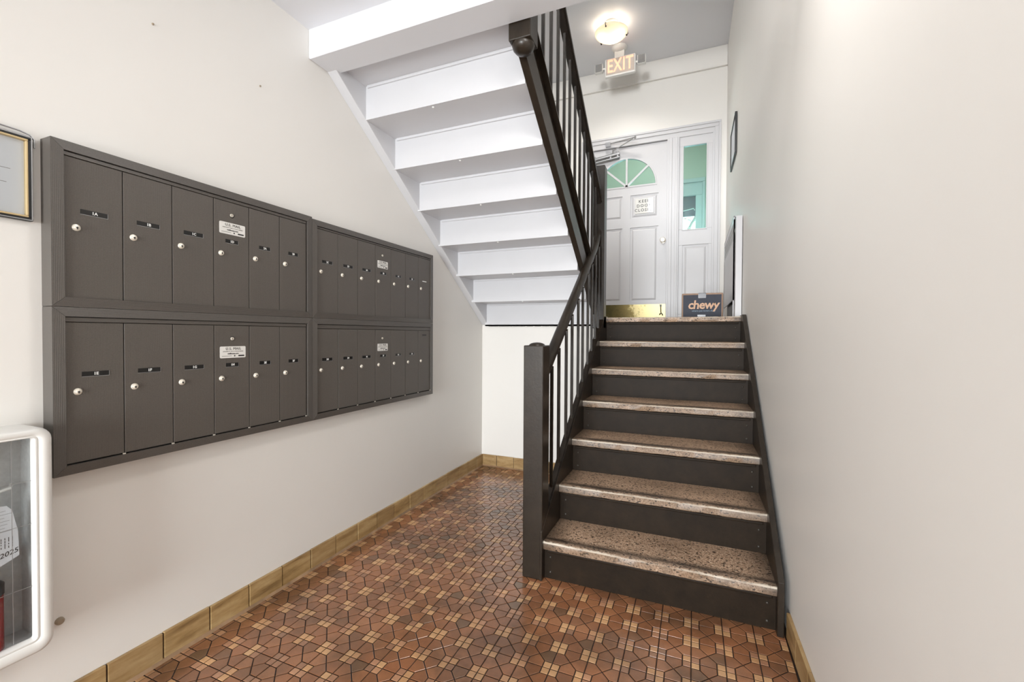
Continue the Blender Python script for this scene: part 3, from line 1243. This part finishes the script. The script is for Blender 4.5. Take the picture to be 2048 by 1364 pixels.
casing(g, YD)
g.box(DX0 - .008, .187, YD + .002, YD + .10, 3.245, 3.302)      # head jamb
g.box(DX0 - .022, DX0 - .001, YD + .002, YD + .10, ZLAND, 3.25)
g.box(DX1 + .001, -.164, YD - .004, YD + .10, ZLAND, 3.25)         # mullion post
g.box(-.268, -.236, YD - .012, YD - .004, ZLAND, 3.25)
g.box(-.205, -.180, YD - .010, YD - .004, ZLAND, 3.25)
g.box(.166, .187, YD + .002, YD + .10, ZLAND, 3.25)
put('frame', g, d1, bevel=.003, seg=2)
FC = (-.724, 2.790)
FR = .318
g = B(M['trim'])
ya_, yb_ = YP, YP + .042
xl0, xl1, xr0, xr1 = DX0, -1.072, -.376, DX1
mid0, mid1 = -.768, -.680
g.box(xl0, xr1, ya_, yb_, ZLAND + .004, 1.479)
g.box(xl0, xl1, ya_, yb_, 1.479, 2.685).box(xr0, xr1, ya_, yb_, 1.479, 2.685).box(mid0, mid1, ya_, yb_, 1.479, 2.685)
g.box(xl1, mid0, ya_, yb_, 2.319, 2.420).box(mid1, xr0, ya_, yb_, 2.319, 2.420)
g.box(xl0, xr1, ya_, yb_, 2.685, FC[1])
g.box(xl0, FC[0] - FR, ya_, yb_, FC[1], 3.24).box(FC[0] + FR, xr1, ya_, yb_, FC[1], 3.24)
g.box(FC[0] - FR, FC[0] + FR, ya_, yb_, FC[1] + FR, 3.24)
NA = 28
for i in range(NA):
    a0, a1 = math.pi * i / NA, math.pi * (i + 1) / NA
    p0 = (FC[0] + FR * math.cos(a0), FC[1] + FR * math.sin(a0))
    p1 = (FC[0] + FR * math.cos(a1), FC[1] + FR * math.sin(a1))
    g.prism([p0, p1, (p1[0], FC[1] + FR), (p0[0], FC[1] + FR)], 'y', ya_, yb_)
slab = put('door_leaf', g, d1)
for (x0, x1) in ((xl1, mid0), (mid1, xr0)):
    for (z0, z1) in ((1.479, 2.319), (2.420, 2.685)):
        g = B(M['trim']).box(x0 - .002, x1 + .002, ya_ + .014, ya_ + .03, z0 - .002, z1 + .002)
        # raised field with sloped edges
        a = [(x0 + .018, ya_ + .014, z0 + .018), (x1 - .018, ya_ + .014, z0 + .018), (x1 - .018, ya_ + .014, z1 - .018), (x0 + .018, ya_ + .014, z1 - .018)]
        b = [(x0 + .036, ya_ + .004, z0 + .036), (x1 - .036, ya_ + .004, z0 + .036), (x1 - .036, ya_ + .004, z1 - .036), (x0 + .036, ya_ + .004, z1 - .036)]
        g.loft([a, b])
        put('panel', g, d1)
# fanlight beads, muntins, panes
g = B(M['trim'])
NB = 28
ringsA = []
for i in range(NB + 1):
    a = math.pi * i / NB
    c_, s_ = math.cos(a), math.sin(a)
    ringsA.append([(FC[0] + r_ * c_, y_, FC[1] + r_ * s_) for r_, y_ in ((FR + .012, YP), (FR + .010, YP - .007), (FR - .004, YP - .006), (FR - .006, YP + .01))])
g.loft(ringsA)
g.box(FC[0] - FR - .012, FC[0] + FR + .012, YP - .006, YP + .01, FC[1] - .012, FC[1] + .004)
for a in (math.radians(42), math.radians(90), math.radians(138)):
    dx, dz = math.cos(a), math.sin(a)
    nx, nz = -dz * .0105, dx * .0105
    p = [(FC[0] + nx, FC[1] + nz), (FC[0] - nx, FC[1] - nz), (FC[0] + dx * FR - nx, FC[1] + dz * FR - nz), (FC[0] + dx * FR + nx, FC[1] + dz * FR + nz)]
    g.prism(p, 'y', YP - .006, YP + .012)
put('muntin', g, d1)
for a0, a1 in ((0, 42), (42, 90), (90, 138), (138, 180)):
    pts = [FC] + [(FC[0] + (FR - .001) * math.cos(math.radians(a0 + (a1 - a0) * q / 8)), FC[1] + (FR - .001) * math.sin(math.radians(a0 + (a1 - a0) * q / 8))) for q in range(9)]
    put('pane', B(M['greenglass']).prism(pts, 'y', YP + .016, YP + .020), d1)
g = B(M['lock']).lathe((-.325, YP, 2.148), (0, -1, 0), [(.030, 0), (.030, .004), (.014, .008), (.012, .028), (.027, .038), (.030, .052), (.022, .064), (0, .066)], 20)
put('door_knob', g, d1)
put('kick_plate', B(M['brass']).box(DX0 + .02, DX1 + .001 - .004, YP - .002, YP, ZLAND + .01, 1.447), d1)
g = B(M['black']).prism([(-.352, 1.440), (-.330, 1.440), (-.334, 1.415), (-.348, 1.415)], 'y', YP - .016, YP - .002)
g.tube([(-.341, YP - .01, 1.42), (-.338, YP - .02, 1.35)], .005, 8)
g.tube([(-.352, YP - .02, 1.325), (-.346, YP - .02, 1.34), (-.332, YP - .02, 1.345), (-.322, YP - .02, 1.33), (-.318, YP - .02, 1.318)], .006, 8)
put('door_stop', g, d1)
# closer: cylinder body, two-link arm
g = B(M['silver'])
g.tube([(-1.12, YP - .035, 3.128), (-.80, YP - .035, 3.165)], .020, 14)
g.tube([(-1.12, YP - .035, 3.092), (-.80, YP - .035, 3.128)], .013, 12)
for x_ in (-1.08, -.90, -.82):
    g.box(x_ - .008, x_ + .008, YP - .05, YP, 3.082 + (x_ + 1.12) * .115, 3.162 + (x_ + 1.12) * .115)
cl = put('closer_body', g, d1)
g = B(M['chrome'])
g.tube([(-.875, YP - .045, 3.17), (-.875, YP - .045, 3.215)], .008, 8)
g.tube([(-.865, YP - .047, 3.205), (-.64, YP - .15, 3.262)], .0055, 6)
g.tube([(-.930, YP - .05, 3.285), (-.62, YP - .15, 3.272)], .0075, 6)
g.lathe((-.615, YP - .15, 3.255), (0, 0, 1), [(.010, 0), (.010, .028)], 8)
g.box(-.955, -.90, YP - .065, YP - .02, 3.255, 3.300)
put('closer_arm', g, d1)
# sidelight window
w1 = sempty('window_1', (0, YD, ZLAND))
g = B(M['trim'])
ya_, yb_ = YD + .014, YD + .05
gx0, gx1, gz0, gz1 = -.120, .107, 2.248, 3.144
sx0, sx1, px0, px1 = -.164, .168, -.122, .132
g.box(sx0, sx1, ya_, yb_, gz1, 3.247).box(sx0, sx1, ya_, yb_, 2.079, gz0)
g.box(sx0, gx0, ya_, yb_, gz0, gz1).box(gx1, sx1, ya_, yb_, gz0, gz1)
g.box(sx0, px0, ya_, yb_, 1.33, 2.079).box(px1, sx1, ya_, yb_, 1.33, 2.079).box(sx0, sx1, ya_, yb_, ZLAND, 1.33)
put('sash', g, w1, bevel=.002)
g = B(M['trim'])
for a, b, c, d in ((gx0 - .012, gx0, gz0 - .012, gz1 + .012), (gx1, gx1 + .012, gz0 - .012, gz1 + .012)):
    g.box(a, b, ya_ - .006, ya_, c, d)
g.box(gx0, gx1, ya_ - .006, ya_, gz1, gz1 + .012).box(gx0, gx1, ya_ - .006, ya_, gz0 - .012, gz0)
put('glazing_bead', g, w1, bevel=.002)
put('pane', B(M['greenglass']).box(gx0, gx1, ya_ + .014, ya_ + .018, gz0, gz1), w1)
g = B(M['trim']).box(px0, px1, ya_ + .013, yb_, 1.33, 2.079)
g.loft([[(px0 + .02, ya_ + .013, 1.35), (px1 - .02, ya_ + .013, 1.35), (px1 - .02, ya_ + .013, 2.059), (px0 + .02, ya_ + .013, 2.059)],
        [(px0 + .04, ya_ + .004, 1.37), (px1 - .04, ya_ + .004, 1.37), (px1 - .04, ya_ + .004, 2.039), (px0 + .04, ya_ + .004, 2.039)]])
put('panel', g, w1)
# sign on the door
sgn = thing('door_sign', 'small mirror-silver sign reading KEEP DOOR CLOSED on the white door', 'sign', (-.527, YP - .002, 2.472))
ysg = YP - .001
gs = B(M['plate']).box(-.629, -.427, ysg - .004, ysg, 2.470, 2.637)
put('plate', gs, sgn, bevel=.002)
put('mirror_strip', B(M['chrome']).box(-.487, -.431, ysg - .0050, ysg - .004, 2.474, 2.633), sgn)
g = B(M['ink'])
for i, t in enumerate(('KEEP', 'DOOR', 'CLOSED')):
    text(g, t, .046, (-.532, ysg - .0056, 2.604 - i * .049), UX, UZ, .0004, spacing=1.25)
put('lettering', g, sgn)

# ------------------------------------------------------------------ vestibule beyond
g = B(M['vest']).box(XL, .26, 5.20, 5.205, 3.302, ZT)
struct(put('trim_5', g))
YO = 6.70
g = B(M['vest'])
g.box(XL, -1.05, YO, YO + .1, ZLAND, ZT).box(.129, .4, YO, YO + .1, ZLAND, ZT).box(-1.05, .129, YO, YO + .1, 3.318, ZT)
struct(put('wall_vestibule', g))
d2 = sempty('door_2', (-.5, YO, ZLAND))
g = B(M['trim'])
g.box(-1.05, .129, YO - .02, YO + .08, 3.262, 3.318).box(.092, .129, YO - .02, YO + .08, ZLAND, 3.262).box(-1.05, -1.0, YO - .02, YO + .08, ZLAND, 3.262)
g.box(-1.0, .092, YO, YO + .06, 3.082, 3.262).box(.005, .092, YO, YO + .06, ZLAND, 3.082).box(-1.0, -.9, YO, YO + .06, ZLAND, 3.082)
g.box(-.9, .005, YO, YO + .06, ZLAND, 1.5)
put('frame', g, d2, bevel=.004)
put('pane', B(M['blueglass']).box(-.9, .005, YO + .03, YO + .035, 1.5, 3.082), d2)
put('header_panel', B(M['valance']).box(-.9, .005, YO + .045, YO + .06, 2.80, 3.082), d2)
g = B(M['whiteink']).tube([(-.30, YO - .03, 2.84), (-.02, YO - .04, 2.885), (-.005, YO - .03, 2.86)], .006, 6)
put('closer_arm', g, d2)
tr = thing('tree', 'sunlit leafy tree outside, seen through the sidelight and the outer glass door', 'tree', (-.4, 10.5, 0))
g = B(M['bark']).tube([(-.4, 10.5, 0), (-.42, 10.5, 2.5), (-.3, 10.5, 4.2), (-.1, 10.45, 5.4)], [.09, .07, .05, .02], 8)
g.tube([(-.42, 10.5, 2.8), (-.8, 10.4, 4.0), (-1.0, 10.4, 5.0)], [.05, .03, .015], 6)
g.tube([(-.38, 10.5, 3.0), (.1, 10.5, 3.9), (.4, 10.5, 4.8)], [.04, .025, .012], 6)
put('trunk', g, tr)
g = B(M['leaf'])
for _ in range(1500):
    c = Vector((random.gauss(-.3, .75), 10.5 + random.gauss(0, .5), random.uniform(2.6, 6)))
    a = Vector((random.uniform(-1, 1), random.uniform(-1, 1), random.uniform(-1, 1))).normalized() * random.uniform(.03, .06)
    b = a.orthogonal().normalized() * a.length * .5
    g.add([c - a, c + b, c + a, c - b], [(0, 1, 2, 3)])
o = put('foliage', g, tr)
o['kind'] = 'stuff'
area('vestibule_fill', (-.7, 5.95, 4.0), (-.7, 5.95, 0), .5, .5, 5, (1.0, .98, .94), 'DISK')  # added light without a fixture, brightens the vestibule behind the tinted glass

# ------------------------------------------------------------------ things on the landing
# carton
BX0, BX1, BY0, BY1, BZ0, BZ1 = -.089, .206, 3.70, 3.98, ZLAND, 1.430
bx = thing('cardboard_box', 'navy printed cardboard delivery carton with kraft edges standing at the stair top', 'box', (.06, 3.84, ZLAND))
g = B(M['kraft']).box(BX0, BX1, BY0, BY1, BZ0, BZ1)
put('carton', g, bx, bevel=.007, seg=2)
g = B(M['navy']).box(BX0 + .010, BX1 - .012, BY0 - .0012, BY0 + .001, BZ0 + .004, BZ1 - .013)
g.box(BX1 - .001, BX1 + .001, BY0 + .012, BY1 - .012, BZ0 + .004, BZ1 - .012)
g.box(BX0 - .001, BX0 + .001, BY0 + .012, BY1 - .012, BZ0 + .004, BZ1 - .012)
put('printed_side', g, bx)
g = B(M['tan_ink'])
text(g, 'chewy', .093, (.066, BY0 - .0018, 1.337), UX, UZ, .0005, offset=.0022, shear=.12, spacing=.93, sx=.98)
put('logo', g, bx)
g = B(M['blue_ink'])
text(g, 'where pet lovers shop', .0185, (.069, BY0 - .0018, 1.292), UX, UZ, .0003, offset=.0003)
put('tagline', g, bx)
g = B(M['tape']).box(.030, .086, BY0 - .0022, BY0 - .0012, 1.391, 1.428).box(.030, .086, BY0 - .002, BY1, 1.430, 1.431)
g.box(.026, .084, BY0 - .0022, BY0 - .0012, 1.240, 1.262)
put('tape', g, bx)
# heater cover: end board and front panel with grille against the right wall
hc = thing('heater_cover', 'white board cover with grey vent grille leaning on the right wall of the landing', 'panel', (.29, 4.1, ZLAND))
g = B(M['trim']).prism([(.2705, 3.49), (.312, 3.49), (.312, 3.56), (.2705, 3.56)], 'z', ZLAND, 1.955)
put('end_board', g, hc, bevel=.002)
g = B(M['trim'])
yh0, yh1 = 3.57, 4.64
zt_ = lambda y: 1.93 + .045 * (y - 3.5)
g.box(.262, .268, yh0, yh1, 1.36, 1.80).box(.262, .268, yh0, yh1, 1.925, 1.975).box(.262, .268, yh0, yh0 + .02, 1.234, 1.95)
g.box(.262, .268, yh0, yh0 + .03, 1.80, 1.925).box(.262, .268, yh1 - .04, yh1, 1.234, 1.925)
g.box(.262, xr(4.64) - .002, yh0, yh1, 1.968, 1.975)
put('front_panel', g, hc)
g = B(M['grille']).box(.2675, .2685, yh0 + .03, yh1 - .04, 1.80, 1.925)
for i in range(60):
    y = yh0 + .03 + i * (yh1 - yh0 - .07) / 60
    g.box(.2635, .268, y, y + .006, 1.80, 1.925)
for z in (1.84, 1.88):
    g.box(.263, .268, yh0 + .03, yh1 - .04, z, z + .004)
put('grille', g, hc)
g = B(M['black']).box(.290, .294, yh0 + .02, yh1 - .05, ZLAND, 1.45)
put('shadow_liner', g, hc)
# small framed picture on the right wall
pf = thing('picture_frame', 'thin black framed picture on the right wall above the landing', 'picture frame', (.30, 4.22, 2.59))
xx = xr(4.2)
put('frame', rect_frame(B(M['black']), 3.99, 4.47, 2.595, 2.925, .008, xx - .016, xx), pf, bevel=.001)
put('print', B(M['paper']).box(xx - .008, xx - .002, 3.997, 4.463, 2.602, 2.918), pf)

# ------------------------------------------------------------------ ceiling lamp over the landing
LX, LY = -.770, 4.31
lp = thing('ceiling_lamp', 'round alabaster glass bowl ceiling lamp above the landing', 'lamp', (LX, LY, ZT))
g = B(M['cabwhite']).lathe((LX, LY, ZT), (0, 0, -1), [(.074, 0), (.074, .012), (.066, .018), (.060, .022), (.060, .045), (0, .045)], 28)
put('ceiling_pan', g, lp)
ZB = ZT - .088
prof = [(.152, 0), (.157, -.002), (.156, .004), (.142, .020), (.115, .038), (.080, .052), (.040, .060), (.0, .063)]
inn = [(.0, .060), (.040, .057), (.080, .049), (.113, .035), (.140, .017), (.151, .002)]
g = B(M['bowl']).lathe((LX, LY, ZB), (0, 0, -1), prof + inn, 40)
put('glass_bowl', g, lp)
for a in (-100, 20, 140):
    ca, sa = math.cos(math.radians(a)), math.sin(math.radians(a))
    g2 = B(M['ink']).tube([(LX + ca * .05, LY + sa * .05, ZT - .03), (LX + ca * .159, LY + sa * .159, ZB + .004), (LX + ca * .161, LY + sa * .161, ZB - .010), (LX + ca * .146, LY + sa * .146, ZB - .022)], .0032, 6)
    g2.lathe((LX + ca * .144, LY + sa * .144, ZB - .018), (ca * .55, sa * .55, -.8), [(.006, 0), (.008, .006), (.005, .013), (0, .015)], 8)
    put('clip', g2, lp)
for a in (195, 345, 85):
    ca, sa = math.cos(math.radians(a)), math.sin(math.radians(a))
    g = B(M['bulb']).lathe((LX + ca * .070, LY + sa * .070, ZB + .022), (0, 0, -1), [(.010, -.008), (.018, .006), (.026, .020), (.026, .030), (.018, .042), (0, .048)], 14)
    put('bulb', g, lp)
area('landing_lamp_light', (LX, LY, ZT - .175), (LX, LY, 0), .28, .28, 4, (1.0, .965, .91), 'DISK', 2.3)

# ------------------------------------------------------------------ exit sign with emergency heads
YE = 4.70
ex = thing('exit_sign', 'lit EXIT sign with two emergency lamp heads hanging from the upper ceiling', 'exit sign', (-.74, YE, ZT))
g = B(M['cabwhite']).lathe((-.752, YE, ZT), (0, 0, -1), [(.082, 0), (.080, .012), (.064, .034), (.030, .046), (0, .048)], 24)
g.box(-.80, -.70, YE - .02, YE + .02, 4.01, 4.10)
put('canopy', g, ex)
g = B(M['cabwhite']).box(-.900, -.585, YE - .022, YE + .022, 3.828, 4.018)
put('housing', g, ex, bevel=.010, seg=3)
g = B(M['cabgrey'])
gm = simple('frosted_face', srgb(196, 186, 178), .4)
g = B(gm).box(-.888, -.597, YE - .0235, YE - .021, 3.846, 4.008)
put('face', g, ex)
g = B(M['exitglow'])
text(g, 'EXIT', .190, (-.742, YE - .0245, 3.927), UX, UZ, .001, offset=.003, sx=.66, spacing=1.06)
put('lettering', g, ex)
for x_ in (-.965, -.525):
    g = B(M['cabwhite']).box(x_ - .041, x_ + .041, YE - .028, YE + .02, 3.895, 3.985)
    s_ = 1 if x_ < -.7 else -1
    g.box(x_, x_ + s_ * .07, YE - .006, YE + .008, 3.925, 3.945)
    hd = put('lamp_head', g, ex, bevel=.006, seg=2)
    g = B(M['silver'])
    for i in range(6):
        for k in range(5):
            g.box(x_ - .034 + k * .0142, x_ - .034 + k * .0142 + .011, YE - .031, YE - .027, 3.902 + i * .0130, 3.902 + i * .0130 + .009)
    put('lens_grid', g, hd)
    g = B(M['greyink']).box(x_ - .036, x_ + .036, YE - .0285, YE - .0275, 3.899, 3.981)
    put('lens', g, hd)
# wire mould up to the lamp
g = B(M['cabwhite']).tube([(-.752, YE - .07, ZT - .004), (-.765, LY + .09, ZT - .004)], .003, 6)
tag(put('surface_cable', g), 'thin cable on the upper ceiling between the bowl lamp and the exit sign', 'cable')

# ------------------------------------------------------------------ lower hall lamp fixture (above the viewer) and entrance
fl = thing('ceiling_lamp', 'flush round white ceiling lamp of the lower hall', 'lamp', (-.25, 1.22, ZC))
g = B(M['cabwhite']).lathe((-.25, 1.22, ZC), (0, 0, -1), [(.20, 0), (.20, .04), (.19, .05), (.0, .05)], 28)
put('ceiling_pan', g, fl)
w3 = sempty('added_window', (-.62, YR, 2.8))  # invented window frame around the added upper hall fill light
g = B(M['trim'])
for a, b, c, d in ((-1.33, -1.27, 2.74, 3.96), (.03, .09, 2.74, 3.96), (-.65, -.59, 2.8, 3.9)):
    g.box(a, b, YR, YR + .05, c, d)
g.box(-1.33, .09, YR, YR + .05, 3.9, 3.96).box(-1.33, .09, YR, YR + .05, 2.74, 2.8)
put('frame', g, w3, bevel=.004)
w2 = sempty('window_2', (-.65, YR, .1))
g = B(M['trim'])
for a, b, c, d in ((-1.47, -1.41, .0, 2.42), (.11, .17, .0, 2.42), (-.68, -.62, .1, 2.32)):
    g.box(a, b, YR, YR + .05, c, d)
g.box(-1.47, .17, YR, YR + .05, 2.32, 2.42).box(-1.47, .17, YR, YR + .05, .0, .12)
put('frame', g, w2, bevel=.004)
for a, b in ((-1.41, -.68), (-.62, .11)):
    put('pane', B(M['clear']).box(a, b, YR + .02, YR + .025, .12, 2.32), w2)
bpy.context.view_layer.update()
